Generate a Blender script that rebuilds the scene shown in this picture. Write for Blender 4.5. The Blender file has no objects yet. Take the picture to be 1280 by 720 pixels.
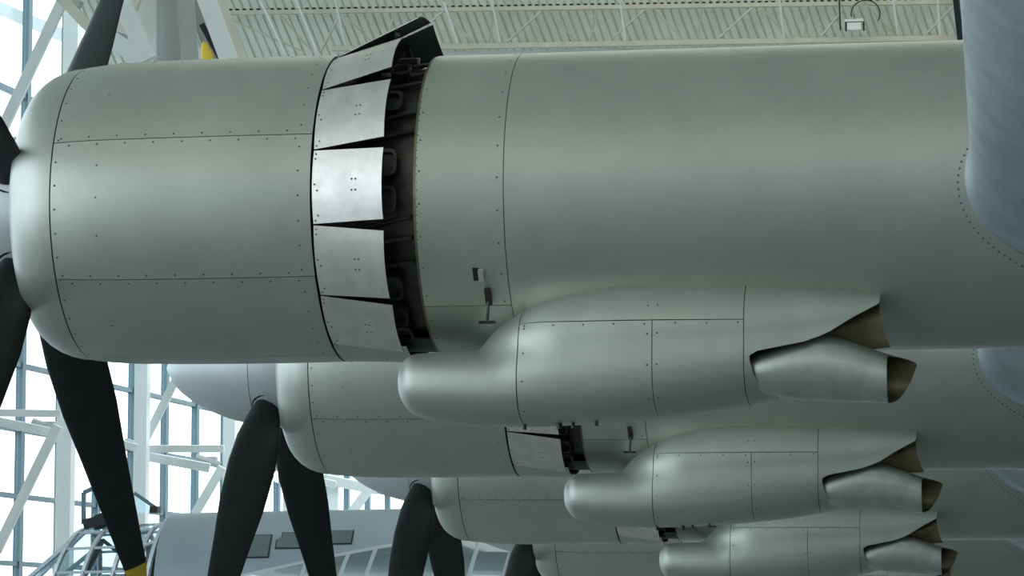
import bpy, bmesh, math, random
import numpy as np
from mathutils import Vector, Matrix
random.seed(3)
R = math.radians
C = bpy.context.scene.collection
# ------------------------------------------------------------------ camera
FPX = 3800.0                                   # focal length in pixels of the 1280 px wide frame
YAW, PITCH = R(9.3), R(6.5)
CAM = Vector((0, 0, 1.7))
Fv = Vector((-math.sin(YAW)*math.cos(PITCH), math.cos(YAW)*math.cos(PITCH), math.sin(PITCH)))
Rv = Vector((math.cos(YAW), math.sin(YAW), 0))
Uv = Rv.cross(Fv)
cd = bpy.data.cameras.new('camera'); cam = bpy.data.objects.new('camera', cd); C.objects.link(cam)
cd.sensor_width = 36; cd.lens = 36*FPX/1280; cd.clip_end = 500
cam.matrix_world = Matrix.Translation(CAM) @ Matrix((Rv, Uv, -Fv)).transposed().to_4x4()
bpy.context.scene.camera = cam
# ------------------------------------------------------------------ world, added lights, exposure
w = bpy.data.worlds.new('overcast_sky'); bpy.context.scene.world = w; w.use_nodes = True
bg = w.node_tree.nodes['Background']; bg.inputs[0].default_value = (0.78, 0.90, 1.0, 1); bg.inputs[1].default_value = 3.0
vs = bpy.context.scene.view_settings
vs.view_transform = 'Standard'; vs.look = 'None'; vs.exposure = -0.02; vs.gamma = 1
def area(name, loc, aim, sx, sy, power, col):
    l = bpy.data.lights.new(name, 'AREA'); l.shape = 'RECTANGLE'; l.size = sx; l.size_y = sy; l.energy = power; l.color = col
    o = bpy.data.objects.new(name, l); C.objects.link(o); o.location = loc
    o.rotation_euler = (Vector(aim)-Vector(loc)).to_track_quat('-Z', 'Y').to_euler(); return o
area('overhead_fill_light', (2, 43, 17), (2, 43, 0), 26, 24, 1800, (1, .96, .84))  # added fill over the far bay, brightens deck and nacelle tops
area('overhead_fill_light', (-6, -14, 17.5), (-6, -14, 0), 36, 34, 900, (1, .95, .84))  # added fill behind the camera, lifts the near flanks by bounce

# ------------------------------------------------------------------ pixel -> world helpers (1280x720 frame)
def ray(px, py): return Fv + Rv*((px-640)/FPX) + Uv*((360-py)/FPX)
def P(px, py, d): return CAM + ray(px, py)*d                       # d = depth along the lens axis
def PY(px, py, Y):
    r = ray(px, py); return CAM + r*(Y/r.y)

# ------------------------------------------------------------------ materials
def mat(name, col, rough=.5, metal=0.0, noise=0.0, nscale=6, bump=0.0, bscale=80, rvar=0.0, stretch=None, spec=.5, col2=None):
    m = bpy.data.materials.new(name); m.use_nodes = True; nt = m.node_tree; n = nt.nodes; L = nt.links
    b = n['Principled BSDF']; b.inputs['Base Color'].default_value = (*col, 1); b.inputs['Roughness'].default_value = rough
    b.inputs['Metallic'].default_value = metal; b.inputs['Specular IOR Level'].default_value = spec
    tc = n.new('ShaderNodeTexCoord'); mp = n.new('ShaderNodeMapping'); L.new(tc.outputs['Object'], mp.inputs[0])
    if stretch: mp.inputs['Scale'].default_value = stretch
    if noise:
        t = n.new('ShaderNodeTexNoise'); t.inputs['Scale'].default_value = nscale; t.inputs['Detail'].default_value = 6; t.inputs['Roughness'].default_value = .65
        L.new(mp.outputs[0], t.inputs['Vector'])
        r = n.new('ShaderNodeValToRGB'); L.new(t.outputs['Fac'], r.inputs[0])
        c2 = col2 or [c*(1-noise) for c in col]
        r.color_ramp.elements[0].position = .3; r.color_ramp.elements[1].position = .7
        r.color_ramp.elements[0].color = (*c2, 1); r.color_ramp.elements[1].color = (*[min(1, c*(1+noise*.35)) for c in col], 1)
        L.new(r.outputs[0], b.inputs['Base Color'])
        if rvar:
            q = n.new('ShaderNodeMapRange'); L.new(t.outputs['Fac'], q.inputs[0])
            q.inputs['To Min'].default_value = rough+rvar; q.inputs['To Max'].default_value = rough-rvar
            L.new(q.outputs[0], b.inputs['Roughness'])
    if bump:
        t2 = n.new('ShaderNodeTexNoise'); t2.inputs['Scale'].default_value = bscale; t2.inputs['Detail'].default_value = 3
        L.new(mp.outputs[0], t2.inputs['Vector'])
        bb = n.new('ShaderNodeBump'); bb.inputs['Strength'].default_value = bump; bb.inputs['Distance'].default_value = .01
        L.new(t2.outputs['Fac'], bb.inputs['Height']); L.new(bb.outputs[0], b.inputs['Normal'])
    return m
M = dict(
 alu = mat('dull_aluminium_skin', (.50, .525, .465), .42, .75, .10, 2.2, .05, 3.0, .04),
 fair = mat('aluminium_fairing', (.50, .525, .47), .50, .72, .10, 3, .05, 3.0, .04),
 wing = mat('polished_wing_skin', (.58, .66, .71), .33, .75, .22, 3.0, .08, 2.5, .07),
 flap = mat('bare_flap_metal', (.70, .675, .62), .42, .80, .16, 7, .08, 22, .05),
 hood = mat('brushed_hood_metal', (.56, .59, .55), .38, .8, .2, 7, .1, 9, .08),
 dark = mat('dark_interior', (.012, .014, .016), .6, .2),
 darkskin = mat('gap_shadow_metal', (.03, .035, .033), .7, .3),
 shroud = mat('heat_stained_shroud', (.08, .075, .065), .38, .75, .6, 5, .2, 18, .1, stretch=(1, 2, 2)),
 exh = mat('burnt_exhaust_metal', (.23, .185, .11), .42, .6, .45, 9, .15, 25, .08),
 stub = mat('exhaust_stub_metal', (.07, .068, .062), .5, .7, .5, 12),
 blade = mat('matt_black_blade', (.018, .023, .022), .42, .0, .25, 8, .05, 40, .05, spec=.24),
 yellow = mat('yellow_tip_paint', (.75, .53, .03), .5),
 spin = mat('grey_spinner_paint', (.52, .56, .56), .4, .35, .06, 4),
 rivet = mat('rivet_head', (.16, .18, .17), .5, .6),
 white = mat('white_steel_paint', (.70, .73, .70), .45, 0, .06, 2),
 grey = mat('pale_grey_paint', (.40, .42, .40), .5, 0, .06, 2),
 mull = mat('grey_green_mullion', (.10, .17, .19), .45, .2),
 deck = mat('ribbed_roof_deck', (.74, .77, .68), .55, 0, .08, 1.2),
 tan = mat('cream_steel_paint', (.60, .58, .48), .55, 0, .1, 4),
 floor = mat('hangar_floor', (.26, .28, .28), .35, 0, .15, .6),
 wall = mat('hangar_wall_paint', (.42, .45, .41), .7, 0, .05, .7),
 fus = mat('grey_fuselage_paint', (.26, .32, .355), .4, .25, .06, 2, .03, 3),
 frame = mat('canopy_frame_paint', (.42, .47, .49), .4, .3),
 seat = mat('dark_seat_fabric', (.03, .04, .045), .8),
 lampbody = mat('floodlight_casing', (.75, .77, .74), .4),
)
def glassmat(name, tint, refl, trans):
    m = bpy.data.materials.new(name); m.use_nodes = True; nt = m.node_tree; n = nt.nodes; L = nt.links
    n.remove(n['Principled BSDF'])
    t = n.new('ShaderNodeBsdfTransparent'); t.inputs[0].default_value = (*tint, 1)
    g = n.new('ShaderNodeBsdfGlossy'); g.inputs['Roughness'].default_value = .05; g.inputs[0].default_value = (.8, .9, .95, 1)
    mx = n.new('ShaderNodeMixShader'); mx.inputs[0].default_value = refl
    L.new(t.outputs[0], mx.inputs[1]); L.new(g.outputs[0], mx.inputs[2]); L.new(mx.outputs[0], n['Material Output'].inputs[0]); return m
M['pane'] = glassmat('window_glass', (.97, .99, .99), .04, 1)
M['canopy'] = glassmat('canopy_glass', (.72, .82, .85), .12, 1)
M['smoke'] = glassmat('tinted_window_glass', (.42, .50, .53), .3, 1)
m = bpy.data.materials.new('lit_floodlight_lens'); m.use_nodes = True
b = m.node_tree.nodes['Principled BSDF']; b.inputs['Emission Color'].default_value = (1, .85, .6, 1); b.inputs['Emission Strength'].default_value = 9; M['glow'] = m

# ------------------------------------------------------------------ object helpers
def link(o, parent=None):
    C.objects.link(o)
    if parent: o.parent = parent
    return o
def empty(name, loc=(0, 0, 0), parent=None, **k):
    o = bpy.data.objects.new(name, None); o.location = loc; o.empty_display_size = .2
    for a, v in k.items(): o[a] = v
    return link(o, parent)
def meshobj(name, verts, faces, m, parent=None, smooth=True, sharp=40, **k):
    me = bpy.data.meshes.new(name); me.from_pydata([tuple(v) for v in verts], [], faces)
    ms = m if isinstance(m, (list, tuple)) else [m]
    for q in ms: me.materials.append(q)
    bm = bmesh.new(); bm.from_mesh(me); bmesh.ops.remove_doubles(bm, verts=bm.verts, dist=1e-6)
    bmesh.ops.recalc_face_normals(bm, faces=bm.faces); bm.to_mesh(me); bm.free()
    if smooth:
        for p in me.polygons: p.use_smooth = True
        me.set_sharp_from_angle(angle=R(sharp))
    o = bpy.data.objects.new(name, me)
    for a, v in k.items(): o[a] = v
    return link(o, parent)
class MB:
    def __init__(s): s.v = []; s.f = []
    def add(s, vs, fs):
        n = len(s.v); s.v += [Vector(v) for v in vs]; s.f += [tuple(n+i for i in f) for f in fs]
    def box(s, c, sz, rot=None):
        c = Vector(c); vs = []
        for x in (-.5, .5):
            for y in (-.5, .5):
                for z in (-.5, .5):
                    q = Vector((x*sz[0], y*sz[1], z*sz[2])); vs.append(c + (rot @ q if rot else q))
        s.add(vs, [(0, 1, 3, 2), (4, 6, 7, 5), (0, 4, 5, 1), (2, 3, 7, 6), (0, 2, 6, 4), (1, 5, 7, 3)])
    def bar(s, a, b, wd, ht=None, up=(0, 0, 1)):
        a = Vector(a); b = Vector(b); d = (b-a); L = d.length; x = d.normalized()
        y = Vector(up).cross(x)
        if y.length < 1e-3: y = Vector((1, 0, 0)).cross(x)
        y.normalize(); z = x.cross(y)
        s.box((a+b)/2, (L, wd, ht or wd), Matrix((x, y, z)).transposed())
    def tube(s, a, b, r0, r1=None, n=10):
        a = Vector(a); b = Vector(b); x = (b-a).normalized(); r1 = r0 if r1 is None else r1
        y = x.orthogonal().normalized(); z = x.cross(y); vs = []
        for c, r in ((a, r0), (b, r1)):
            for i in range(n):
                t = 2*math.pi*i/n; vs.append(c + (y*math.cos(t)+z*math.sin(t))*r)
        fs = [(i, (i+1) % n, n+(i+1) % n, n+i) for i in range(n)] + [tuple(range(n))[::-1], tuple(range(n, 2*n))]
        s.add(vs, fs)
    def dot(s, c, nrm, r, h):                                           # a low rivet head
        z = Vector(nrm).normalized(); c = Vector(c)+z*.001; x = z.orthogonal().normalized(); y = z.cross(x); n = 6
        vs = [c+(x*math.cos(k*math.pi/3)+y*math.sin(k*math.pi/3))*r for k in range(n)] + [c+z*h]
        s.add(vs, [(k, (k+1) % n, n) for k in range(n)])
    def build(s, name, m, parent=None, smooth=False, **k): return meshobj(name, s.v, s.f, m, parent, smooth, **k)
def sheet(fn, us, vs, thick=0.0, close_v=False):
    """verts/faces of surface fn(u,v) -> Vector (outer), with an inner offset copy when thick > 0"""
    V = []; F = []; nu, nv = len(us), len(vs)
    pts = [[Vector(fn(u, v)) for v in vs] for u in us]
    for r in pts: V += r
    J = nv if close_v else nv-1
    for i in range(nu-1):
        for j in range(J):
            k = (j+1) % nv; F.append((i*nv+j, i*nv+k, (i+1)*nv+k, (i+1)*nv+j))
    nouter = len(F)
    if thick:
        n0 = len(V)
        for i in range(nu):
            for j in range(nv):
                a = pts[min(i+1, nu-1)][j]-pts[max(i-1, 0)][j]
                jj = ((j+1) % nv, (j-1) % nv) if close_v else (min(j+1, nv-1), max(j-1, 0))
                bq = pts[i][jj[0]]-pts[i][jj[1]]
                nrm = a.cross(bq); nrm = nrm.normalized() if nrm.length > 1e-9 else Vector((0, 0, 0))
                V.append(pts[i][j]+nrm*thick)
        F += [tuple(n0+q for q in f[::-1]) for f in F[:nouter]]
        for i in range(nu-1):
            if not close_v:
                for j in (0, nv-1):
                    a, b_ = i*nv+j, (i+1)*nv+j; F.append((a, b_, n0+b_, n0+a))
        for j in range(J):
            k = (j+1) % nv
            for i in (0, nu-1):
                a, b_ = i*nv+j, i*nv+k; F.append((a, b_, n0+b_, n0+a))
    return V, F, nouter
def lin(a, b, n): return [a+(b-a)*i/(n-1) for i in range(n)]
def interp(x, xs, ys): return float(np.interp(x, xs, ys))
def spl(xs, ys):
    """monotone-ish cubic (Catmull-Rom) interpolation as a vectorised function"""
    xs = np.array(xs, float); ys = np.array(ys, float); d = np.gradient(ys, xs)
    def f(x):
        x = np.clip(np.asarray(x, float), xs[0], xs[-1]); i = np.clip(np.searchsorted(xs, x)-1, 0, len(xs)-2)
        h = xs[i+1]-xs[i]; t = (x-xs[i])/h
        return (2*t**3-3*t**2+1)*ys[i]+(t**3-2*t**2+t)*h*d[i]+(-2*t**3+3*t**2)*ys[i+1]+(t**3-t**2)*h*d[i+1]
    return f

# ------------------------------------------------------------------ SETTING: the hangar
H = (0, 0, 0)
mb = MB(); mb.box((10, 40, -.1), (90, 190, .2)); mb.build('floor', M['floor'], kind='structure')
# left curtain wall of glass: runs almost parallel to the wings
th = R(3.4); Wd = Vector((math.sin(th), math.cos(th), 0)); Wn = Vector((math.cos(th), -math.sin(th), 0))
LW = 24.0
W0 = Vector((CAM.x, CAM.y, 0)) - Wn*LW
def wallpt(s, z, off=0): return W0 + Wd*s + Wn*off + Vector((0, 0, z))
PXV = 640+FPX*math.tan(R(12.7))/math.cos(PITCH)
def s_of_px(px, L=LW):                                            # distance along the wall where it is seen at column px (horizon level)
    return None
def wall_hit(px, py, off=0.0):
    r = ray(px, py); o = CAM - (W0+Wn*off); t = -(o.dot(Wn))/(r.dot(Wn)); return CAM + r*t
win = empty('window_1', wallpt(60, 0), kind='structure'); wl = win.location.copy()
sm0 = (wall_hit(24, 600)-W0).dot(Wd); pitch_m = (wall_hit(205, 600)-wall_hit(24, 600)).dot(Wd)/4.0
ks = list(range(-22, 18))
mm = None
for k in ks:
    s = sm0 + k*pitch_m
    if mm is None:
        q = MB(); q.box((0, 0, 10.5), (.15, .20, 21)); mm = q.build('mullion', M['mull'], win); mo = mm
    else:
        mo = bpy.data.objects.new('mullion', mm.data); link(mo, win)
    mo.location = wallpt(s, 0)-wl; mo.rotation_euler = (0, 0, -th)
zr = [.1, 1.75, 3.16, 4.56, 5.95, 7.3, 10.15, 13.0, 15.9, 18.8]
s0, s1 = sm0+ks[0]*pitch_m, sm0+ks[-1]*pitch_m
for z in zr:
    q = MB(); q.bar(wallpt(s0, z, -.03)-wl, wallpt(s1, z, -.03)-wl, .16, .10); q.build('transom', M['mull'], win)
pm = {}
for k in range(-2, 16):
    for i in range(len(zr)-1):
        h = zr[i+1]-zr[i]-.10; key = round(h, 3)
        if key not in pm:
            q = MB(); q.box((0, 0, 0), (.02, pitch_m-.26, h)); po = q.build('pane', M['pane'], win); pm[key] = po
        else: po = link(bpy.data.objects.new('pane', pm[key].data), win)
        po.location = wallpt(sm0+(k+.5)*pitch_m, (zr[i]+zr[i+1])/2)-wl; po.rotation_euler = (0, 0, -th)
q = MB()
for a, b_ in ((ks[0], -2), (16, ks[-1])):
    q.bar(wallpt(sm0+a*pitch_m, 9.45)-wl, wallpt(sm0+b_*pitch_m, 9.45)-wl, .02, 18.6)
q.build('pane', M['pane'], win, kind='stuff')
mb = MB(); mb.bar(wallpt(s0, 20.2), wallpt(s1, 20.2), .5, 2.8); mb.build('trim_1', M['white'], kind='structure')
# closed sides of the hall that the camera does not see
mb = MB(); mb.box((34, 40, 10), (.4, 190, 20)); mb.build('wall_right', M['wall'], kind='structure')
mb = MB(); mb.box((5, -34, 10), (70, .4, 20)); mb.build('wall_back', M['wall'], kind='structure')
mb = MB(); mb.box((4, 12, 21.7), (66, 98, .3)); mb.build('ceiling', M['deck'], kind='structure')
# ribbed roof deck: the far side of the vault, coming down to the ground away from the camera
psi = R(4.8); Bd = Vector((math.cos(psi), math.sin(psi), 0)); Dd = Vector((.29, .5, -.87)).normalized()
DK0 = P(700, 30, 60); Nk = Bd.cross(Dd).normalized()
if Nk.dot(Fv) > 0: Nk = -Nk                                      # towards the camera
def deck_hit(px, py, off=0.0):
    r = ray(px, py); o = CAM-(DK0+Nk*off); return CAM - r*(o.dot(Nk)/r.dot(Nk))
V = []; F = []; per = .168; prof = [(0, 0), (.02, 0), (.04, .04), (.153, .04)]
uA, uB = -9.5, 22; n = int((uB-uA)/per); a0 = -6.5; a1 = 7
# left edge of the deck follows the rake seen in the photograph
cnt = 0
for i in range(n):
    for (du, h) in prof:
        u = uA+i*per+du
        V += [DK0+Bd*u+Dd*a0+Nk*h, DK0+Bd*u+Dd*a1+Nk*h]; cnt += 1
F = [(2*i, 2*i+1, 2*i+3, 2*i+2) for i in range(cnt-1)]
meshobj('ceiling', V, F, M['deck'], smooth=False, kind='structure')
def dbar(p, q_, w_px, off, m, name='roof_truss_member', parent=None, mbuf=None):
    a, b_ = deck_hit(*p, off), deck_hit(*q_, off); wd = w_px*(a-CAM).length/FPX
    (mbuf or q).bar(a, b_, wd, wd)
ceil_truss = empty('trim_2', DK0, kind='structure')
def member(name, p, q_, w_px, off, m, parent):
    z = MB(); a, b_ = deck_hit(*p, off), deck_hit(*q_, off); wd = w_px*(a-CAM).length/FPX
    z.bar(a-parent.location, b_-parent.location, wd, wd); return z.build(name, m, parent)
member('purlin', (262, 16.5), (1230, 2), 5, .35, M['tan'], ceil_truss)
member('purlin', (415, 61), (1225, 47), 6, .45, M['tan'], ceil_truss)
member('purlin', (262, -50), (1230, -66), 5, .35, M['tan'], ceil_truss)
member('bright_gap_strip', (520, 69.5), (1225, 55.5), 7, .3, M['white'], ceil_truss)  # white bar standing in for the bright window slit below the beam
0 and member('bright_gap_strip', (520, 66), (1225, 52), 1.6, .5, M['mull'], ceil_truss)
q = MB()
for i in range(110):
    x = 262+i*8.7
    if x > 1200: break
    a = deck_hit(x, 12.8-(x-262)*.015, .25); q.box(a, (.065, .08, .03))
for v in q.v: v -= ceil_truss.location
q.build('purlin_gap_shadows', M['dark'], ceil_truss, kind='stuff')  # dark boxes standing in for the shaded gaps above the purlin
web = [((283, 22), (382, 66)), ((350, 18), (391, 66)), ((424, 21), (401, 64)), ((432, 20), (466, 53)), ((492, 18), (486, 45)), ((553, 15), (537, 28)),
 ((566, 25), (592, 54)), ((616, 18), (612, 54)), ((677, 14), (632, 54)), ((688, 14), (720, 52)), ((745, 12), (739, 51)), ((806, 12), (765, 48)),
 ((818, 12), (852, 48)), ((877, 11), (873, 48)), ((940, 10), (899, 47)), ((952, 10), (984, 46)), ((1009, 9), (1005, 47)), ((1054, 12), (1028, 44)),
 ((1080, 2), (1117, 42)), ((1145, 8), (1141, 43)), ((1192, 8), (1160, 40))]
for a, b_ in web: member('web_bar', a, b_, 2.0, .42, M['tan'], ceil_truss)
for a, b_ in [((323, -6), (357, 66)), ((368, -6), (398, 66)), ((418, -4), (432, 55)), ((555, 2), (572, 52)), ((614, -5), (625, 52)), ((774, -5), (782, 50)),
              ((974, -5), (980, 47)), ((1172, -5), (1175, 44)), ((1116, -5), (1122, 40))]:
    member('hanger_rod', a, b_, 2.6, .6, M['white'], ceil_truss)
member('edge_beam', (1193, -20), (1203, 70), 7, .6, M['dark'], ceil_truss)
# floodlight hanging from the purlin, with its cable
fl = empty('floodlight', deck_hit(1068, 37, .7), label='small white floodlight with looped cable on the roof beam', category='floodlight')
q = MB(); q.box((0, 0, .05), (.27, .2, .14)); q.build('housing', M['lampbody'], fl)
q = MB(); q.box((0, 0, .17), (.36, .16, .05)); q.build('lid', M['white'], fl)
for bx_ in (-.16, .18):
    q = MB(); q.box((bx_, -.02, .06), (.03, .14, .16)); q.build('bracket', M['dark'], fl)
q = MB(); pr = None
for i in range(15):
    t = math.pi*i/14*1.25-.6; p = Vector((.22+.28*math.cos(t), -.02, .30+.27*math.sin(t)))
    if pr is not None: q.tube(pr, p, .012, n=6)
    pr = p
q.tube((-.27, 0, 0), (-.29, 0, .75), .015, n=6); q.build('cable', M['dark'], fl)

# white steel columns and braces inside the glass wall
def steel(name, p, q_, wpx, off, m=None, parent=None, dep=None):
    d = (wall_hit(min(p[0], q_[0]), 600, 1.0)-CAM).dot(Fv)-.6*off
    a, b_ = P(*p, d), P(*q_, d); z = MB(); o0 = parent.location
    z.bar(a-o0, b_-o0, dep or wpx*d/FPX, wpx*d/FPX, up=Fv); return z.build(name, m or M['white'], parent)
wt = empty('trim_3', wallpt(55, 0, 1.5), kind='structure')
for xt, xb, wp in ((94, 81, 19), (183, 176, 16), (291, 287, 15), (366, 362, 14), (420, 417, 13)):
    a = wall_hit(xb, 640, 1.5); z = MB(); wd = wp*(a-CAM).length/FPX
    z.box((a.x-wt.location.x, a.y-wt.location.y, 10), (wd, wd, 20)); z.build('column', M['white'], wt)
for p, q_, wp, off in [((80, -3), (1, 166), 13, 1.6), ((-20, 2), (96, 52), 16, -16),
    ((72, 532), (-5, 690), 12, 1.5), ((231, 452), (182, 550), 10, 1.5), ((278, 584), (244, 642), 11, 1.5), ((30, 366), (-4, 440), 12, 1.5),
    ((-6, 516), (76, 517), 9, 1.9), ((-6, 526), (62, 540), 11, 1.2), ((184, 561), (280, 561), 9, 1.9), ((186, 571), (262, 585), 11, 1.2),
    ((140, 551), (172, 560), 9, 1.2), ((345, 590), (420, 606), 9, 1.2), ((400, 598), (470, 612), 12, 1.2), ((470, 600), (440, 640), 12, 1.5),
    ((335, 593), (352, 595), 8, 1.3)]:
    steel('brace', p, q_, wp, off, parent=wt)
mb = MB()
for (x, y) in ((60, 534), (174, 558), (262, 577)):
    c = wall_hit(x, y, 1.0)
    mb.box(c-wt.location, (.35, .25, .22)); mb.tube(c-wt.location+Vector((-.3, -.1, .1)), c-wt.location+Vector((.3, -.1, -.1)), .09, n=8)
mb.build('gusset_plate', M['grey'], wt)
c = wall_hit(345, 595, 2.2)
fl2 = empty('wall_lamp', c, label='round lit lamp on the white steel between propeller blades', category='lamp')
q = MB(); q.tube((.05, -.02, -.02), (.5, .1, -.02), .16, .11, 14); q.build('lamp_housing', M['lampbody'], fl2)
q = MB(); q.tube((.05, -.02, -.02), (.0, -.05, -.02), .14, .12, 14); q.build('lens', M['glow'], fl2)

# heavy steelwork where the glass wall meets the vault (upper left)
he = empty('trim_4', P(215, 30, 52), kind='structure')
def heavy(name, p, q_, wpx, d, m, thick=.3):
    a, b_ = P(*p, d), P(*q_, d); z = MB(); z.bar(a-he.location, b_-he.location, thick, wpx*d/FPX, up=Fv); return z.build(name, m, he)
heavy('post', (214, -470), (214, 110), 74, 55, M['grey'], .5)
heavy('post_flange', (185, -470), (185, 110), 14, 54, M['white'])
heavy('post_flange', (197, -470), (240, 110), 12, 54, M['grey'])
heavy('brace', (140, -25), (186, 75), 24, 52, M['white'])
heavy('brace', (176, -30), (150, 40), 18, 53.5, M['tan'])
heavy('brace', (125, 40), (190, 82), 12, 52.5, M['white'])
heavy('brace', (244, -40), (292, 90), 12, 50, M['white'])
heavy('brace', (255, -40), (303, 90), 6, 50.6, M['tan'])
heavy('brace', (235, -30), (275, 90), 30, 56, M['grey'])
heavy('brace', (252, 30), (275, 72), 2.5, 53, M['dark'], .1)
heavy('brace', (263, -8), (305, 80), 4, 53, M['dark'], .1)
heavy('panel', (60, -20), (122, 45), 20, 58, M['tan'], .2)
heavy('panel', (40, -25), (100, 8), 26, 60, M['grey'], .2)
heavy('panel', (150, -20), (150, 60), 60, 59, M['grey'], .2)

# ------------------------------------------------------------------ THE BOMBER
Y1 = 16.42
A0 = PY(430, 261, Y1)                         # a point on the first engine's axis, at the cowling's rear edge
def X1(px, near=0.0): return PY(px, 258, Y1-near).x - A0.x      # nacelle frame: x aft from the cowling's rear edge
def Z1(py, px=700, near=0.0): return PY(px, py, Y1-near).z - A0.z
spanv = ray(1265, 1000); spanv = spanv/spanv.y                   # one metre of Y along the wing
SPC = .375*Y1
hub = [A0 + spanv*(SPC*i) for i in range(4)]
plane = empty('bomber_airplane', (A0.x, A0.y, 0), label='large silver four-engined propeller bomber seen from under its wing, nearest of the two planes', category='airplane')
PO = plane.location.copy()
# nacelle frame -> y is away from the camera; angle a: 0 = towards the camera, 90 = up
def cyl(x, r, a, cy=0, cz=0): return Vector((x, -r*math.cos(a)+cy, r*math.sin(a)+cz))
RC, RA = .853, .832
cowl_x = [X1(p) for p in (56, 62, 74, 92, 115, 150, 200, 280, 360, 431)]
cowl_r = [.60, .675, .738, .79, .822, .842, .851, .855, .856, .853]
cr = spl(cowl_x[3:], cowl_r[3:])
def curve_nose():
    # torus-like lip: profile from inside the opening round the front to the first seam
    xc, rc = cowl_x[0], .58
    return None
xf, xs = X1(56), X1(115)
lip = []
for i in range(9):                            # outer quarter: superellipse from front-most point out to seam
    t = math.pi/2*i/8; lip.append((xs+.014-(xs+.014-xf)*math.cos(t)**1.0, .60+(.823-.60)*math.sin(t)**1.0))
for i in range(1, 8):                         # inside the opening
    t = math.pi/2*i/7; lip.insert(0, (xf+.20*(1-math.cos(t)), .60-.085*math.sin(t)))
nac = []
xS, xJ, xE = X1(555), X1(660), X1(1500)
ANG = [R(a) for a in range(0, 360, 5)]
def lathe(name, prof, m, parent, n=96, cap=False, **k):
    V = []; F = []
    for (x, r) in prof:
        for j in range(n): V.append(cyl(x, r, 2*math.pi*j/n))
    for i in range(len(prof)-1):
        for j in range(n): F.append((i*n+j, i*n+(j+1) % n, (i+1)*n+(j+1) % n, (i+1)*n+j))
    if cap: F += [tuple(range(n)), tuple(range((len(prof)-1)*n, len(prof)*n))]
    return meshobj(name, V, F, m, parent, **k)
def cpanel(name, x0, x1, a0, a1, rf, m, parent, nx=10, th=.006, g=.0022):
    """curved skin panel between two stations and two angles, leaving a narrow joint all round"""
    n = max(4, int(abs(a1-a0)/4)); us = lin(x0+g, x1-g, nx)
    def fn(u, v): r = float(rf(u)); return cyl(u, r, R(v))
    ga = math.degrees(g/.84)
    V, F, k = sheet(fn, us, lin(a1-ga, a0+ga, n), th)
    return meshobj(name, V, F, m, parent, sharp=50)

# --- turbocharger fairing, a smooth bulge blended into the nacelle's lower near flank -----------------
BX = [X1(498, .55)]
def pxs(xs_, ys_, near): return spl([X1(p, .6) for p in xs_], [Z1(v, p, near) for p, v in zip(xs_, ys_)])
aT = pxs([497, 516, 580, 640, 740, 830, 920, 1000, 1060, 1102], [440, 438, 435, 435, 432, 428, 424, 420, 410, 395], .7)
aB = pxs([497, 516, 570, 610, 660, 740, 830, 920, 1000, 1060, 1102], [513, 520, 530, 532, 532, 528, 517, 502, 484, 462, 440], .5)
def pv(xs_, ys_): return spl([X1(p, .6) for p in xs_], ys_)
aN = pv([497, 535, 570, 640, 740, 830, 920, 1000, 1060, 1102], [.735, .765, .78, .80, .815, .81, .79, .75, .71, .66])
aF = pv([497, 535, 640, 740, 920, 1102], [.18, .14, .10, .10, .14, .25])
def nose(X): return np.maximum(.02, (1-(1-np.clip((X-BX[0])/.12, 0, 1))**2.6)**(1/2.2))
bT = pxs([570, 590, 600, 620, 640, 680, 740, 830, 920, 1000, 1060, 1102], [440, 428, 416, 400, 388, 368, 352, 345, 345, 346, 349, 354], .68)
bN = pv([570, 590, 600, 620, 640, 680, 740, 830, 920, 1000, 1060, 1102], [.36, .44, .53, .65, .72, .79, .82, .825, .80, .765, .725, .685])
bB = pxs([570, 640, 680, 740, 830, 920, 1000, 1060, 1102], [500, 502, 507, 512, 512, 500, 482, 458, 436], .7)
cW = pv([497, 580, 640, 740, 1102], [0, 0, .3, 1, 1])
def smin(a, b_, k):
    h = np.clip(.5+.5*(b_-a)/k, 0, 1); return b_*(1-h)+a*h-k*h*(1-h)
def ell(y, z, top, bot, near, far, pw, f=1.0):
    cz, cy, hz, hy = (top+bot)/2, -(near+far)/2, np.maximum((top-bot)/2, .01)*f, np.maximum((near-far)/2, .01)*f
    return ((np.abs((y-cy)/hy)**pw+np.abs((z-cz)/hz)**pw)**(1/pw)-1)*np.minimum(hy, hz)
def bulge_r(X, phi, tube=False):
    """distance from a centre line to the fairing's skin; phi 0 = near side, 90 = up; tube = the free nose alone"""
    X = np.asarray(X, float); phi = np.asarray(phi, float); o = np.ones_like(X)
    cz, cy = ((aT(X)+aB(X))/2, -(aN(X)+aF(X))/2) if tube else ((bT(X)+aB(X))/2, -.42*o)
    rs = np.linspace(0.0, .9, 301)[:, None]
    y = cy[None]-rs*np.cos(phi)[None]; z = cz[None]+rs*np.sin(phi)[None]
    g = ell(y, z, aT(X), aB(X), aN(X), aF(X), 2.4, nose(X) if tube else 1.0)
    if not tube:
        sb = ell(y, z, bT(X), bB(X), bN(X), -.1+0*X, 2.5) 
        g = smin(g, sb, .08)
    n_ = len(rs); i = np.argmax(g > 0, axis=0)-1; i = np.clip(i, 0, n_-2); cols = np.arange(len(X))
    g0, g1 = g[i, cols], g[i+1, cols]; r0, r1 = rs[i, 0], rs[i+1, 0]
    return r0+(r1-r0)*np.clip(-g0/(g1-g0+1e-9), 0, 1), cy, cz
fB = aB
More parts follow.
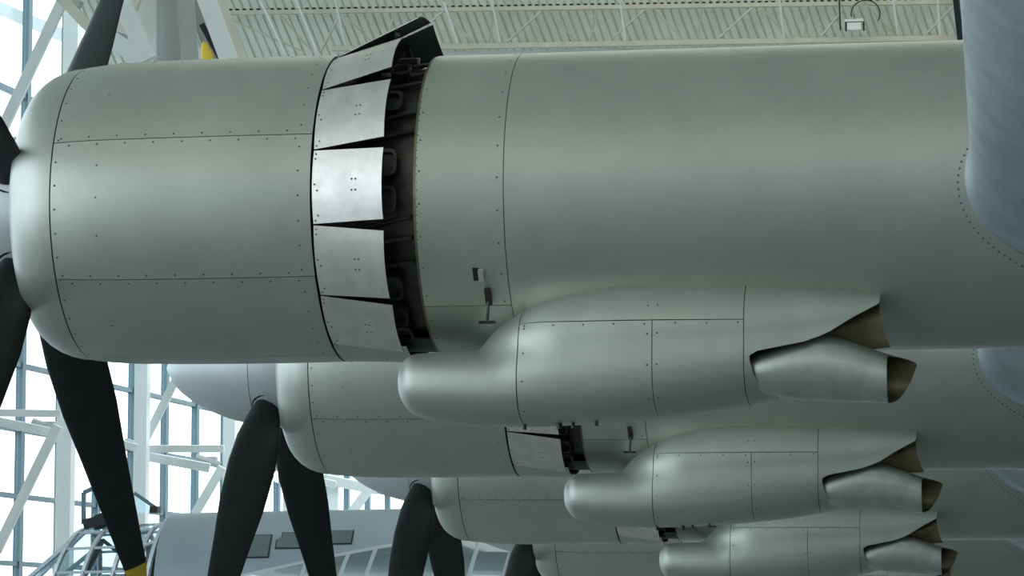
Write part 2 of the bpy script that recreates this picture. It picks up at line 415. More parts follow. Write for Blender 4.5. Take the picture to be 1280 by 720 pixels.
# where the skin is cut off at the back, as a function of height
cut_z = [Z1(v, 1000, .7) for v in (540, 500, 493, 488, 470, 450, 441, 436, 430, 419, 400, 380, 340)]
cut_x = [X1(v, .7) for v in (980, 975, 968, 955, 942, 937, 939, 970, 1000, 1031, 1061, 1097, 1101)]
def cutx(z): return np.interp(z, cut_z, cut_x)
ZH = Z1(401, 780, .8)
def phi_h(X):
    """angle at which the fairing's skin reaches the height of its long joint"""
    X = np.asarray(X, float); out = np.zeros_like(X); best = np.full(len(X), 9.0)
    for d in np.arange(5, 75, .5):
        r, cy, cz = bulge_r(X, np.full(len(X), R(d))); e = np.abs(cz+r*math.sin(R(d))-ZH); m_ = e < best; out[m_] = R(d); best[m_] = e[m_]
    return out
def bulge_joint(x0, x1, n, lo, hi, m_):
    X = np.linspace(x0, x1, n); ph = np.convolve(np.pad(phi_h(X), 2, mode='reflect', reflect_type='odd'), np.ones(5)/5, 'valid')
    a = ph+R(.35) if lo is None else np.full(n, R(lo)); b_ = ph-R(.35) if hi is None else np.full(n, R(hi)); out = []
    for t in np.linspace(0, 1, m_):
        p = a+(b_-a)*t; r, cy, cz = bulge_r(X, p); out.append(np.stack([X, cy-r*np.cos(p), cz+r*np.sin(p)], 1))
    return np.array(out)
def bulge_pts(x0, x1, n, phis, to_cut=False):
    """grid of points; x1 is replaced by the cut line when to_cut"""
    out = []; us = np.linspace(0, 1, n)
    for ph in phis:
        phv = np.full(n, ph); xe = np.full(n, x1)
        if to_cut:
            xe = np.full(n, 1.0)*X1(1000)
            for _ in range(14):
                X = x0+(xe-x0)*us; r, cy, cz = bulge_r(X, phv); z = cz[-1]+r[-1]*math.sin(ph)
                xn = float(cutx(z)); xe = xe*.5+.5*xn
        X = x0+(xe-x0)*us; r, cy, cz = bulge_r(X, phv)
        out.append(np.stack([X, cy-r*np.cos(ph), cz+r*np.sin(ph)], 1))
    return np.array(out)                                  # [phi, u, 3]
def grid_mesh(name, G, m, parent, th=.006, cap=None, close=False):
    nv, nu = G.shape[:2]
    V, F, k = sheet(lambda u, v: G[v][u], list(range(nu)), list(range(nv))[::-1], th, close_v=close)
    if cap is not None:
        c = G[:, 0].mean(0); n = len(V); V.append(Vector(c)+Vector((-.004, 0, 0)))
        F += [(j, (j+1) % nv, n) for j in range(nv)]
    return meshobj(name, V, F, m, parent, sharp=55)
ORD = {}
def build_nacelle(parent):
    P_ = parent
    # dark core that shows through the joints
    lathe('firewall_core', [(xf+.14, .50), (xs, .808), (xs+.03, .812)] + [(x, float(cr(x))-.014) for x in lin(X1(150), X1(425), 6)] + [(X1(426), .70)], M['darkskin'], P_)
    lathe('engine_shroud', [(X1(424), .72), (X1(450), .735), (X1(520), .755), (X1(556), .775), (X1(600), .78)], M['shroud'], P_)
    lathe('inner_skin', [(X1(562), .78), (X1(575), RA-.016), (xJ, RA-.014), (xE-.2, RA-.014)], M['darkskin'], P_)
    lathe('nose_ring', lip, M['alu'], P_, n=128)
    # cowling panels
    for a0, a1 in ((-32.8, 20), (20, 74), (74, 128), (128, 182), (182, 236), (236, 282), (-78, -32.8)):
        cpanel('cowl_panel', xs+.02, X1(431), a0, a1, cr, M['alu'], P_, 16)
    ra = lambda x: RA
    for a0, a1 in ((-48, 87), (87, 180), (180, 260), (260, 312)):
        cpanel('nacelle_panel', xS, xJ, a0, a1, ra, M['alu'], P_, 4)
    for a0, a1 in ((-90, 90), (90, 270)):
        cpanel('nacelle_skin', xJ, xE, a0, a1, ra, M['alu'], P_, 4, th=.008)
    lathe('nacelle_tail', [(xE+.003, RA), (xE+.4, RA*.96), (xE+.9, RA*.82), (xE+1.4, RA*.56), (xE+1.75, RA*.26), (xE+1.9, .02)], M['alu'], P_)
    # hinged cowl flaps
    fl = [(-95.2, 2), (-68, 10), (-40.8, 13), (-13.6, 13), (13.6, 13), (40.8, 17), (68.2, 24), (95.4, 27), (122.6, 12), (149.8, 4), (177, 2), (204.2, 0), (231.4, 0)]
    x0 = X1(433)
    for a0, op in fl:
        L = .405 if op < 14 else (.41 if a0 < 60 else .50); a1 = a0+27.2; o = R(op); am = R((a0+a1)/2); wA = a1-a0-.5
        def fn(u, v):
            # a curved plate turned outwards about its hinge line
            p = cyl(0, RC-.002, R(v)); rad = Vector((0, -math.cos(am), math.sin(am)))
            tan = Vector((0, math.sin(am), math.cos(am)))
            hr = rad.dot(p)-rad.dot(cyl(0, RC-.002, am)); ht = tan.dot(p)
            shrink = 1-.03*u/.4
            base = cyl(0, RC-.002, am)+tan*ht*shrink
            d = Vector((math.cos(o), 0, 0))+rad*math.sin(o); nn = rad*math.cos(o)-Vector((1, 0, 0))*math.sin(o)
            return Vector((x0, 0, 0))+base+d*u+nn*hr
        V, F, k = sheet(fn, lin(0, L, 5), lin(a1-.25, a0+.25, 9), .005)
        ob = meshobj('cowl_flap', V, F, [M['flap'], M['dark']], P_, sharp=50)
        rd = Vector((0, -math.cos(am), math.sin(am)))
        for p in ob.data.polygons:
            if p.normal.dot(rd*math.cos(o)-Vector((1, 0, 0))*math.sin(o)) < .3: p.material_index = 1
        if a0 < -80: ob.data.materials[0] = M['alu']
        if op > 5:
            z = MB()
            for da in ((-3, 3) if op < 20 else (-4, 4)):
                e = fn(L*.62, math.degrees(am)+da)-rd*.03; s_ = cyl(X1(470), .74, am+R(da))
                z.tube(s_, e, .011, n=8)
            z.tube(fn(L*.66, math.degrees(am)-5)-rd*.02, fn(L*.66, math.degrees(am)+5)-rd*.02, .014, n=8)
            z.build('flap_jack', M['dark'], P_)
        z = MB()
        nn_ = rd*math.cos(o)-Vector((1, 0, 0))*math.sin(o)
        for uu in (.232, .254):
            for va in (-2.0, 2.0): z.dot(fn(uu, math.degrees(am)+va), nn_, .0062, .003)
        for va in (-12.2, -10.5, -1.5, .8, 10.2, 12): z.dot(fn(.014 if abs(va) > 11 or va > 0 else .03, math.degrees(am)+va), nn_, .006, .003)
        z.build('rivet', M['rivet'], P_, kind='stuff')
    V, F, k = sheet(lambda u, v: cyl(u, .79+.026*u, R(v)), lin(X1(436), X1(640), 6), lin(-135, -70, 16), .004); meshobj('dark_gap_sheet', V, F, M['dark'], P_)  # added dark sheet standing in for gap shade behind the lower flaps
    # exhaust stubs under the flaps
    for a in (9, -5, -40, -54, -65, 36, 58, 76):
        z = MB(); c = cyl(X1(520), .775, R(a)); ax = Vector((1, 0, 0)); rd = Vector((0, -math.cos(R(a)), math.sin(R(a)))); tg = ax.cross(rd)
        rot = Matrix((ax, tg, rd)).transposed(); n = 14; vs = []
        for (du, sc, hh) in ((-.06, .9, .0), (-.05, 1, .045), (.055, 1, .05), (.055, .74, .05), (.03, .70, .02)):
            for j in range(n):
                t = 2*math.pi*j/n; s1_ = abs(math.cos(t))**.6*math.copysign(1, math.cos(t)); s2_ = abs(math.sin(t))**.6*math.copysign(1, math.sin(t))
                vs.append(c+rot @ Vector((du*.0+s2_*.055*sc, s1_*.075*sc, hh)))
        fs = [(i*n+j, i*n+(j+1) % n, (i+1)*n+(j+1) % n, (i+1)*n+j) for i in range(4) for j in range(n)]
        z.add(vs, fs+[tuple(range(4*n, 5*n))]); z.build('exhaust_stub', M['stub'], P_, smooth=True)
    for a in (-36, -26, -18, 17, 26, 44, 52, 67):
        z = MB(); p0, p1 = cyl(X1(450), .76, R(a)), cyl(X1(548), .79, R(a+6)); z.tube(p0, p1, .012, n=8); z.build('engine_pipe', M['stub'], P_, smooth=True)
        z = MB(); z.box(cyl(X1(478), .755, R(a+3)), (.10, .03, .05)); z.build('engine_bracket', M['stub'], P_)
    # flange on the front edge of the rear skin
    lathe('edge_flange', [(xS-.012, RA-.022), (xS-.012, RA-.003), (xS+.004, RA-.001), (xS+.004, RA-.03)], M['exh'], P_)
    # rivets along the joints
    z = MB()
    def rv(x, a, r=None, rr=.0065): z.dot(cyl(x, (r or float(cr(x))), R(a)), cyl(0, 1, R(a)), rr, .003)
    for a in (20, -32.8, 74):
        for i in range(9):
            x = X1(128+i*34); rv(x, a+1.6); rv(x+.05, a-1.6)
    for a in range(-78, 82, 9): rv(xs+.045, a); rv(X1(416), a+3)
    for a in (-16, -2, 10, -54, 42): rv(X1(175), a, rr=.006)
    for a in range(-70, 82, 12): rv(xJ-.035, a, RA); rv(xS+.02, a+3, RA, .006)
    for a in range(-20, 40, 3): rv(xS+.006, a, RA+.001, .004)
    z.build('rivet', M['rivet'], P_, kind='stuff')
    # turbocharger fairing panels: nose, two rows by three columns
    NPH = 92; PH = [2*math.pi*j/NPH for j in range(NPH)]
    xj = X1(655, .55)
    us = np.concatenate([np.linspace(0, 1, 16)**2*.17, np.linspace(.17, .66, 12)[1:]]); G2 = []
    for ph in PH:
        X = BX[0]+.0005+us; r, cy, cz = bulge_r(X, np.full(len(us), ph), True); G2.append(np.stack([X, cy-r*np.cos(ph), cz+r*np.sin(ph)], 1))
    grid_mesh('fairing_nose', np.array(G2), M['fair'], P_, .005, cap=True, close=True)
    grid_mesh('fairing_shoulder', bulge_pts(X1(574, .55), xj-.003, 22, [R(t) for t in lin(-180, 110, 100)]), M['fair'], P_, .005)
    x805, x920 = X1(812, .9), X1(926, .9)
    def rows(a, b_, n): return [R(t) for t in lin(a, b_, n)]
    hs = 33.0                                             # the joint that runs along the fairing
    g = .0022; ga = .35
    for nm, xa, xb, pa, pb, cut, n in (('fairing_panel', xj+g, x805-g, -70, None, False, 16), ('fairing_panel', x805+g, x920-g, -70, None, False, 14),
                                   ('fairing_panel', xj+g, x920-g, None, 100, False, 26), ('fairing_panel', xj+g, x920-g, -180, -70, False, 26),
                                   ('fairing_tail', x920+g, 0, -180, 100, True, 30)):
        G = bulge_joint(xa, xb, n, pa, pb, 40) if None in (pa, pb) else bulge_pts(xa, xb, n, rows(pa, pb, max(12, int((pb-pa)/2.5))), cut)
        grid_mesh(nm, G, M['fair'], P_, .005)
    # dark lining under the fairing's joints
    G = bulge_pts(xj-.05, x920+.03, 60, rows(-140, 50, 50))
    cyz = None
    for j, ph in enumerate(rows(-140, 50, 50)):
        G[j, :, 1] += .016*math.cos(ph); G[j, :, 2] -= .016*math.sin(ph)
    grid_mesh('fairing_lining', G, M['darkskin'], P_, .002)
    z = MB()
    for i in range(8):
        xx = lin(xj+.03, x920-.03, 8)[i]
        for ph in (math.degrees(phi_h([xx])[0])-2.5,):
            r, cy, cz = bulge_r(np.array([xx]), np.array([R(ph)])); z.dot((xx, cy[0]-r[0]*math.cos(R(ph)), cz[0]+r[0]*math.sin(R(ph))), (0, -math.cos(R(ph)), math.sin(R(ph))), .006, .003)
    for xx in (xj+.03, x805-.025, x805+.025):
        for ph in (28, 6, -16, -40):
            r, cy, cz = bulge_r(np.array([xx]), np.array([R(ph)])); z.dot((xx, cy[0]-r[0]*math.cos(R(ph)), cz[0]+r[0]*math.sin(R(ph))), (0, -math.cos(R(ph)), math.sin(R(ph))), .006, .003)
    z.build('rivet', M['rivet'], P_, kind='stuff')
    # exhaust hood: tapered pipe with a slanting mouth
    hx = [915, 945, 985, 1020, 1045, 1075, 1106]; ht = [449, 437, 423, 414, 419, 430, 443]; hb = [478, 489, 496, 499, 500, 501, 502]
    def hood(off):
        V = []; n = 40
        for i, p in enumerate(hx):
            xx = X1(p, .72); t_, b2 = Z1(ht[i], p, .72)-off, Z1(hb[i], p, .72)+off; cz = (t_+b2)/2; hz = (t_-b2)/2; hy = (.15 if i else .1)*1.0-off
            for j in range(n):
                ph = 2*math.pi*j/n; y = -.63-hy*math.cos(ph); sl = (1-math.cos(ph))/2
                xq = xx+float(np.interp(math.degrees(ph), [0, 90, 132, 180, 225, 270, 360], [0, 0, .15, .115, .06, 0, 0]))*(1 if i == len(hx)-1 else 0)
                V.append(Vector((xq, y, cz+hz*math.sin(ph) - (0)*max(0, math.sin(ph)))))
        return V, n
    V, n = hood(0); V2, n = hood(.006); k = len(hx)
    F = [(i*n+j, i*n+(j+1) % n, (i+1)*n+(j+1) % n, (i+1)*n+j) for i in range(k-1) for j in range(n)]
    F2 = [tuple(len(V)+q for q in f[::-1]) for f in F]
    F3 = [((k-1)*n+j, (k-1)*n+(j+1) % n, len(V)+(k-1)*n+(j+1) % n, len(V)+(k-1)*n+j) for j in range(n)]
    ob = meshobj('exhaust_hood', V, F, M['hood'], P_, sharp=60)
    meshobj('hood_lining', [q for q in V2], [f[::-1] for f in F]+[tuple(range(n))], M['exh'], P_, sharp=60)
    # stained duct wall showing between fairing and hood
    z = []
    def duct(u, v):
        # u along the flight line, v from the fairing edge down to the hood
        x = X1(1015+85*u-16*v*u + 22*v*v*u*1.2, .60); yy = -.55-.05*math.sin(math.pi*v); zz = Z1(372+70*v-8*u+ (1-u)*25*(1-v), 1060, .6)
        return Vector((x, yy, zz))
    V, F, k = sheet(duct, lin(0, 1, 12), lin(0, 1, 12), .006); meshobj('exhaust_duct', V, F, M['exh'], P_)
    # turbo body: dark drum inside the fairing's open end
    z = MB(); z.tube((X1(930), -.55, Z1(462)), (X1(985), -.55, Z1(452)), .16, .15, 24); z.build('turbine_drum', M['dark'], P_, smooth=True)
    # small fittings on the flank: hatch and step
    a = math.asin(Z1(341, 596, .75)/RA)
    z = MB(); c = cyl(X1(593, .75), RA+.001, a); rd = cyl(0, 1, a); tg = Vector((1, 0, 0)).cross(rd); rot = Matrix((Vector((1, 0, 0)), tg, rd)).transposed()
    z.box(c, (.035, .075, .006), rot); z.build('vent_recess', M['dark'], P_)
    z = MB(); z.box(c+rot @ Vector((.028, 0, .012)), (.028, .066, .022), rot); z.build('vent_lip', M['flap'], P_)
    z = MB(); a2 = math.asin(Z1(366, 606, .72)/RA); c = cyl(X1(606, .72), RA, a2); rd = cyl(0, 1, a2); tg = Vector((1, 0, 0)).cross(rd); rot = Matrix((Vector((1, 0, 0)), tg, rd)).transposed()
    z.box(c+rd*.012, (.03, .10, .024), rot); z.box(c+rot @ Vector((.012, .02, .02)), (.014, .05, .03), rot)
    foot = c+rd*.05+Vector((0, 0, -.115)); z.build('latch_bracket', M['stub'], P_)
    z = MB(); z.tube(c+rd*.03+Vector((.005, 0, -.02)), foot, .008, n=8); z.tube(foot+Vector((-.045, 0, .0)), foot+Vector((.045, 0, 0)), .008, n=8); z.build('latch_handle', M['stub'], P_)
    # drain pipes below the fairing
    for px in (655, 698, 715, 744):
        z = MB(); xx = X1(px, .55); zb = float(fB(xx)); z.tube((xx, -.55, zb+.04), (xx+.004, -.55, zb-.025), .010 if px != 698 else .016, n=8); z.build('drain_pipe', M['stub'], P_)
    return P_
def copy_children(src, dst):
    for ch in src.children:
        c = ch.copy(); C.objects.link(c); c.parent = dst
first = None
for i in range(4):
    e = empty('engine_nacelle', hub[i]-PO, plane)
    if i == 0: build_nacelle(e); first = e
    else: copy_children(first, e)

# --- propellers
hx0 = X1(33)
def build_blade_mesh():
    Rb = 2.9; V = []; n = 20; st = []
    rr = [.26, .36, .46, .60, .80, 1.1, 1.5, 1.9, 2.25, 2.55, 2.86, 2.98, 3.04]
    ch = [.15, .16, .19, .26, .325, .355, .335, .275, .23, .19, .15, .11, .04]
    tk = [.15, .155, .14, .12, .095, .07, .05, .038, .03, .024, .02, .016, .01]
    tw = [78, 78, 76, 74, 72, 69, 65, 62, 60, 58, 57, 56, 56]
    for r, c, t, b_ in zip(rr, ch, tk, tw):
        B = R(b_)
        for j in range(n):
            a = 2*math.pi*j/n; u = math.cos(a)*c/2; w_ = math.sin(a)*t/2*(1-.25*math.cos(a))
            # chord direction: B from the tangential direction towards the shaft axis
            V.append(Vector((u*math.sin(B)+w_*math.cos(B), -u*math.cos(B)+w_*math.sin(B), r)))
    k = len(rr); F = [(i*n+j, i*n+(j+1) % n, (i+1)*n+(j+1) % n, (i+1)*n+j) for i in range(k-1) for j in range(n)]+[tuple(range(n)), tuple(range((k-1)*n, k*n))]
    cut = 9*n
    return V, F, n, k
bladeV, bladeF, bn, bk = build_blade_mesh()
bmesh_ob = None
spin_prof = []
xt, xb = X1(-150), X1(80)
for i in range(17):
    t = i/16; x = xt+(xb-xt)*t; spin_prof.append((x-hx0, max(.004, .47*(1-(1-min(1, t/.93))**2.0)**.62)))
spin_prof = [(xt-hx0, .002)]+spin_prof[1:]
pr_first = None
for i in range(4):
    rot = [47.5, 46.5, 47, 46][i]; dx = [.05, -.03, -.03, 0][i]
    pe = empty('propeller', hub[i]-PO+Vector((hx0+dx, 0, 0)), plane)
    if i == 0:
        sps = spin_prof; ks_ = 11
        sp = lathe('spinner', sps[:12], M['spin'], pe, n=64)
        sq = lathe('spinner_collar', [(sps[11][0]+.004, sps[11][1]-.001)]+sps[12:]+[(sps[-1][0], .3)], M['spin'], pe, n=64)
        parts = [sp, sq]
        V = bladeV
        me = meshobj('blade', V, bladeF, [M['blade'], M['yellow']], pe, sharp=60)
        for p in me.data.polygons:
            if p.center.z > 2.90: p.material_index = 1
        q = MB(); vs = []; nn = 24
        for zz, r_ in ((.28, .115), (.47, .115), (.47, .09), (.28, .09)):
            for j in range(nn): vs.append(Vector((r_*math.cos(2*math.pi*j/nn), r_*math.sin(2*math.pi*j/nn), zz-.02)))
        q.add(vs, [(a*nn+j, a*nn+(j+1) % nn, (a+1)*nn+(j+1) % nn, (a+1)*nn+j) for a in range(3) for j in range(nn)])
        bd = q.build('blade_collar', M['dark'], pe, smooth=True)
        protos = (sp, sq, me, bd); blade0, col0 = me, bd
    else:
        for s_ in (protos[0], protos[1]):
            c = s_.copy(); C.objects.link(c); c.parent = pe
    for kq in range(4):
        # blade 0 points down and away from the camera
        if i == 0 and kq == 0: bo, co = blade0, col0
        else:
            bo, co = blade0.copy(), col0.copy()
            for c in (bo, co): C.objects.link(c); c.parent = pe
        an = 180-rot+90*kq                       # angle from up, turning towards +y
        if i == 0 and abs(((an % 360)-(360-rot)) % 360) < 1: an -= 20
        for c in (bo, co): c.rotation_euler = (-R(an), 0, 0)

# --- wing: one continuous skin running through all the nacelles, flared where it meets each
LEx = X1(1217); LEz = Z1(258, 1210); chord, tt = 4.6, .235
def foil(n=26):
    out = []
    for i in range(2*n+1):
        s_ = -1+i/n; c = abs(s_)**2.2; c = min(c, 1)*.9
        yt = 5*tt*(.2969*math.sqrt(c)-.126*c-.3516*c*c+.2843*c**3-.1015*c**4)
        out.append((c*chord, math.copysign(yt*chord, s_) if s_ else 0))
    return out
FO = foil()
FN = []
for i in range(len(FO)):
    a, b_ = FO[max(i-1, 0)], FO[min(i+1, len(FO)-1)]; t = Vector((b_[0]-a[0], b_[1]-a[1])); nn = Vector((-t.y, t.x)).normalized(); FN.append(nn)
if FN[len(FO)//2].x > 0: FN = [-q for q in FN]
V = []; F = []; rows_ = 0; nf = len(FO)
def section(yrel, off, surf=None):
    """points of the wing section at distance yrel along the span from engine 1; surf = (hub index, side) follows that nacelle's skin"""
    pts = []
    for (fx, fz), nn in zip(FO, FN):
        x = LEx+fx+nn.x*off; z = LEz+fz+nn.y*off; y = yrel
        c = A0+spanv*yrel
        pts.append(Vector((c.x-A0.x*0+x, c.y, c.z+z)))
    return pts
secs = []
def flare(s_): return .055*max(0, 1-s_/.22)**2.2
secs.append((-9.3, 0))
for y in lin(-8.5, -1.35, 12): secs.append((y, 0))
for i in range(4):
    y0 = SPC*i
    for s_ in (.26, .22, .18, .14, .11, .08, .05, .025, .005, -.02, -.06): secs.append((y0-.80-s_, flare(max(0, s_))))
    for s_ in (-.06, .0, .05, .1, .2): secs.append((y0+.80+s_, flare(max(0, s_))))
    if i < 3:
        for y in lin(y0+1.2, y0+SPC-1.2, 6): secs.append((y, 0))
for y in lin(SPC*3+1.2, SPC*3+6, 4): secs.append((y, 0))
secs.sort(key=lambda t: t[0])
for (y, off) in secs: V += [p-PO for p in section(y, off)]
for i in range(len(secs)-1):
    for j in range(nf-1): F.append((i*nf+j, i*nf+j+1, (i+1)*nf+j+1, (i+1)*nf+j))
F += [tuple(range(nf)), tuple(range(len(V)-nf, len(V)))]
wing = meshobj('wing', V, F, M['wing'], plane, sharp=60)
# riveted fillet plates lying on each nacelle's near flank round the wing root
fp = None; fr = None
for i in range(4):
    if fp is None:
        def fpt(j, off):
            (fx, fz), nn = FO[j], FN[j]; x = LEx+fx+nn.x*off; z = LEz+fz+nn.y*off
            zz = max(-.83, min(.83, z)); return Vector((x, -math.sqrt(max(0.0004, (RA+.004)**2-zz*zz)), z))
        js = [j for j in range(nf) if FO[j][0] < 1.6 and LEz+FO[j][1] < .70 and LEz+FO[j][1]-.14 > -.80]
        V, F, k = sheet(lambda u, v: fpt(js[u], v), list(range(len(js))), [.02, .04, .06, .082], .004)
        fp = meshobj('fillet_plate', V, F, M['alu'], wing)
        z = MB(); L_ = [fpt(j, .070) for j in js]; acc = 0; last = L_[0]
        for a, b_ in zip(L_[:-1], L_[1:]):
            seg = (b_-a).length; t = 0
            while acc+seg-t >= .036:
                t += .036-acc; acc = 0; p = a.lerp(b_, t/seg); z.dot(p+Vector((0, p.y, p.z)).normalized()*.004, (0, p.y, p.z), .007, .003)
            acc += seg-t
        fr = z.build('rivet', M['rivet'], wing, kind='stuff')
        fp.location = fr.location = hub[0]-PO
    else:
        for s_ in (fp, fr):
            c = s_.copy(); C.objects.link(c); c.parent = wing; c.location = hub[i]-PO

# ------------------------------------------------------------------ the second airplane, beyond the propellers
D2 = 46.0; ppm = FPX/D2
fo = P(300, 737, D2); pl2 = empty('transport_airplane', (fo.x, fo.y, 0), label='grey airplane with a glazed cockpit and open roof hatch behind the propeller blades', category='airplane')
Q0 = pl2.location.copy(); R2 = 97/ppm
def X2(px): return P(px, 700, D2).x-fo.x
def c2(x, r, a): return Vector((x, -r*math.cos(a), r*math.sin(a)+fo.z))
def r2f(x):                                              # fuselage radius: constant with a slow swell towards the right
    return R2*(1+.0*x)
def fcz(x): return fo.z + .012*x
def fsurf(x, a, off=0): return Vector((x, -(R2+off)*math.cos(a), (R2+off)*math.sin(a)+fcz(x)))
# skin with real openings: built as strips between angles, leaving window holes
wins = [(321, 359, 22, 42), (371, 412, 29, 44), (424, 462, 32, 45)]
V, F, k = sheet(lambda u, v: fsurf(u, R(v)), lin(X2(214), X2(286), 8), lin(200, -60, 60), .02); meshobj('fuselage_skin', V, F, M['fus'], pl2)
V, F, k = sheet(lambda u, v: fsurf(u, R(v)), lin(X2(287), X2(980), 30), lin(200, -60, 60), .02); meshobj('fuselage_skin', V, F, M['fus'], pl2)
for (xa, xb, aa, ab) in wins:
    fr_ = MB(); n_ = 6
    def wfn(u, v, off): return fsurf(X2(xa+(xb-xa)*u+(0 if v > .5 else -6)*(1-u)), R(aa+(ab-aa)*v), off)
    V, F, k = sheet(lambda u, v: wfn(u, v, .012), lin(0, 1, 5), lin(1, 0, 7), .01); wf = meshobj('side_window', V, F, M['dark'], pl2)
    V, F, k = sheet(lambda u, v: wfn(.03+.94*u, .04+.92*v, .02), lin(0, 1, 5), lin(1, 0, 7), .006)
    g_ = meshobj('pane', V, F, M['smoke'], wf)
# lower band of slanting glazed panels
def band(px): return interp(px-20, [300, 350, 400, 470, 540, 610, 700], [722, 712, 702, 690, 680, 671, 665])
def yang(py): return math.degrees(math.asin(max(-.99, min(.99, (737-py)/97.0))))
bp = [320, 365, 408, 460, 494, 540, 580, 626, 670]
for a, b_ in zip(bp[:-1], bp[1:]):
    def gfn(u, v, off=0, ins=0):
        px = a+ins+(b_-a-2*ins)*u; top = yang(band(px)+ins*.7); bot = -22
        ang = top+(bot-top)*v; return fsurf(X2(px-26*v), R(ang), off)
    V, F, k = sheet(lambda u, v: gfn(u, v, .028), lin(0, 1, 5), lin(0, 1, 8), .02); wf = meshobj('nose_window', V, F, M['frame'], pl2)
    V, F, k = sheet(lambda u, v: gfn(u, .03+.94*v, .036, 3), lin(0, 1, 5), lin(0, 1, 8), .006); meshobj('pane', V, F, M['smoke'], wf)
# cockpit: arched frames, sills, panes
def arch(px, top_py, tilt=0, a0=-10, a1=190, r=R2*.985, off=0):
    pts = []
    for i in range(25):
        a = R(a0+(a1-a0)*i/24); zt = fo.z+(737-top_py)/ppm; s_ = (zt-fo.z)/R2
        z_ = math.sin(a)*r*s_+fo.z; pts.append(Vector((X2(px)-tilt*(1-max(0, math.sin(a))), -(r+off)*math.cos(a), z_)))
    return pts
stations = [(98, 659, .19), (133, 657, .17), (170, 655, .14), (198, 653, .12), (214, 643, .12)]
arcs = [arch(p, t, ti) for p, t, ti in stations]
for ar in arcs:
    z = MB()
    for a, b_ in zip(ar[:-1], ar[1:]): z.bar(a, b_, .06, .05)
    z.build('canopy_frame', M['frame'], pl2)
for k_ in (3, 6, 9, 12, 15, 18, 21):
    z = MB()
    for A, B in zip(arcs[:-1], arcs[1:]): z.bar(A[k_], B[k_], .045, .04)
    z.build('canopy_rail', M['frame'], pl2)
for (A, B) in zip(arcs[:-1], arcs[1:]):
    V = []; F = []
    for a, b_ in zip(A, B): V += [a*1.0, b_*1.0]
    F = [(2*i, 2*i+1, 2*i+3, 2*i+2) for i in range(len(A)-1)]
    meshobj('canopy_pane', V, F, M['canopy'], pl2)
# sloping windshield
A = arcs[0]; Bq = [Vector((X2(-18)-.2*(1-max(0, math.sin(R(-10+200*i/24)))), a.y*.82, fo.z-.62+(a.z-fo.z)*.25)) for i, a in enumerate(A)]
V = []
for a, b_ in zip(A, Bq): V += [a, b_]
meshobj('windshield_pane', V, [(2*i, 2*i+1, 2*i+3, 2*i+2) for i in range(24)], M['canopy'], pl2)
for k_ in (2, 7, 12, 17, 22):
    z = MB(); z.bar(A[k_], Bq[k_], .075, .06); z.build('windshield_frame', M['frame'], pl2)
z = MB()
for a, b_ in zip(Bq[:-1], Bq[1:]): z.bar(a, b_, .08, .06)
z.build('nose_cap', M['fus'], pl2)
V, F, k = sheet(lambda u, v: Vector((X2(20)+(X2(214)-X2(20))*u, -R2*.99*math.cos(R(v))*(.82+.18*u), fo.z-.35-.4*(1-u)+(R2*.9*math.sin(R(v))))), lin(0, 1, 10), lin(-5, -175, 20), .02)
meshobj('cockpit_floor_shell', V, F, M['fus'], pl2)
for yy in (-.45, .45):
    z = MB(); z.box((X2(168), yy, fo.z+.1), (.14, .45, .85), Matrix.Rotation(R(14), 3, 'Y')); z.box((X2(168)-.25, yy, fo.z-.3), (.5, .45, .12)); z.box((X2(168)+.05, yy, fo.z+.6), (.1, .25, .22))
    z.build('pilot_seat', M['seat'], pl2)
z = MB(); z.box((X2(98), 0, fo.z-.05), (.35, 1.4, .35), Matrix.Rotation(R(-20), 3, 'Y')); z.build('instrument_panel', M['seat'], pl2)
z = MB(); z.bar((X2(95), -.35, fo.z+.0), (X2(128), -.4, fo.z+.75), .07, .07); z.bar((X2(128), -.4, fo.z+.75), (X2(190), -.5, fo.z+.2), .05, .05); z.build('interior_brace', M['dark'], pl2)
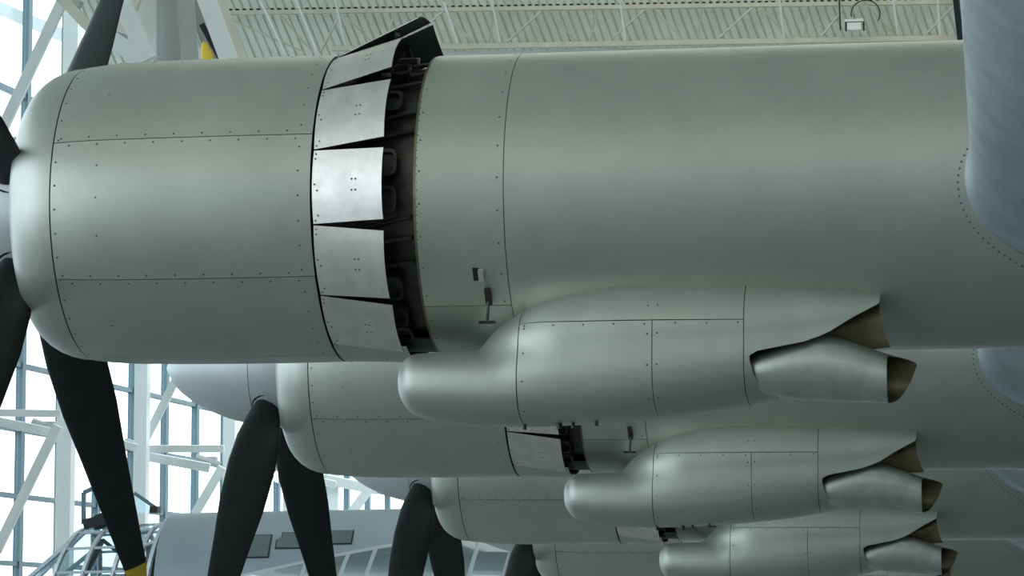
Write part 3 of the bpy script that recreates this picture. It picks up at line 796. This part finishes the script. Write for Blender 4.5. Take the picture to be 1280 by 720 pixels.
# open roof hatch
def hp(px, py, y=0): 
    p = P(px, py, D2); return Vector((p.x-fo.x, y, p.z))
hz = empty('roof_hatch', (0, 0, 0), pl2)
def hbars(lst, wd, name, m):
    for a, b_, y in lst:
        z = MB(); z.bar(hp(*a, y), hp(*b_, y), wd, wd); z.build(name, m, hz)
hbars([((101, 615), (102, 655), -.4), ((101, 615), (118, 608), -.4), ((118, 608), (150, 640), -.4), ((119, 612), (120, 644), .3)], .06, 'hatch_frame', M['mull'])
hbars([((103, 655), (135, 648), -.4), ((104, 648), (120, 642), .2), ((120, 642), (140, 652), .2), ((108, 655), (150, 643), -.1)], .14, 'hatch_hinge', M['dark'])
hbars([((165, 616), (196, 636), -.3)], .05, 'hatch_stay', M['mull'])
z = MB(); z.box(hp(193, 637, -.3), (.12, .2, .1)); z.build('stay_bracket', M['dark'], hz)
V = [hp(165, 616, -.3), hp(190, 634, -.3), hp(186, 641, -.3), hp(168, 641, -.3)]; V += [v+Vector((0, .01, 0)) for v in V]
meshobj('hatch_pane', V, [(0, 1, 2, 3), (7, 6, 5, 4), (0, 4, 5, 1), (1, 5, 6, 2), (2, 6, 7, 3), (3, 7, 4, 0)], M['canopy'], hz, smooth=False)
# landing-gear legs so the fuselage stands on the floor (below the picture)
for px, yy in ((330, -.0), (700, -1.6), (700, 1.6)):
    z = MB(); z.tube((X2(px), yy, fo.z-.6), (X2(px), yy, .42), .09, .07, 12); z.build('gear_leg', M['white'], pl2)
    z = MB(); z.tube((X2(px), yy-.13, .42), (X2(px), yy+.13, .42), .42, .42, 24); z.build('wheel', M['blade'], pl2, smooth=True)
z = MB(); z.bar((X2(700), -1.7, fo.z-.5), (X2(700), 1.7, fo.z-.5), .6, .12); z.build('gear_beam', M['fus'], pl2)
# landing gear of the bomber under its inner nacelles (outside the picture, to the right)
for i in (1, 2):
    c = hub[i]-PO; gx = PY(1420, 620, hub[i].y-.8).x-A0.x
    z = MB(); z.tube((gx, c.y, c.z-.6), (gx, c.y, .70), .12, .10, 14); z.build('gear_leg', M['white'], plane)
    for yy in (-.33, .33):
        z = MB(); z.tube((gx, c.y+yy-.17, .70), (gx, c.y+yy+.17, .70), .70, .70, 32); z.build('wheel', M['blade'], plane, smooth=True)
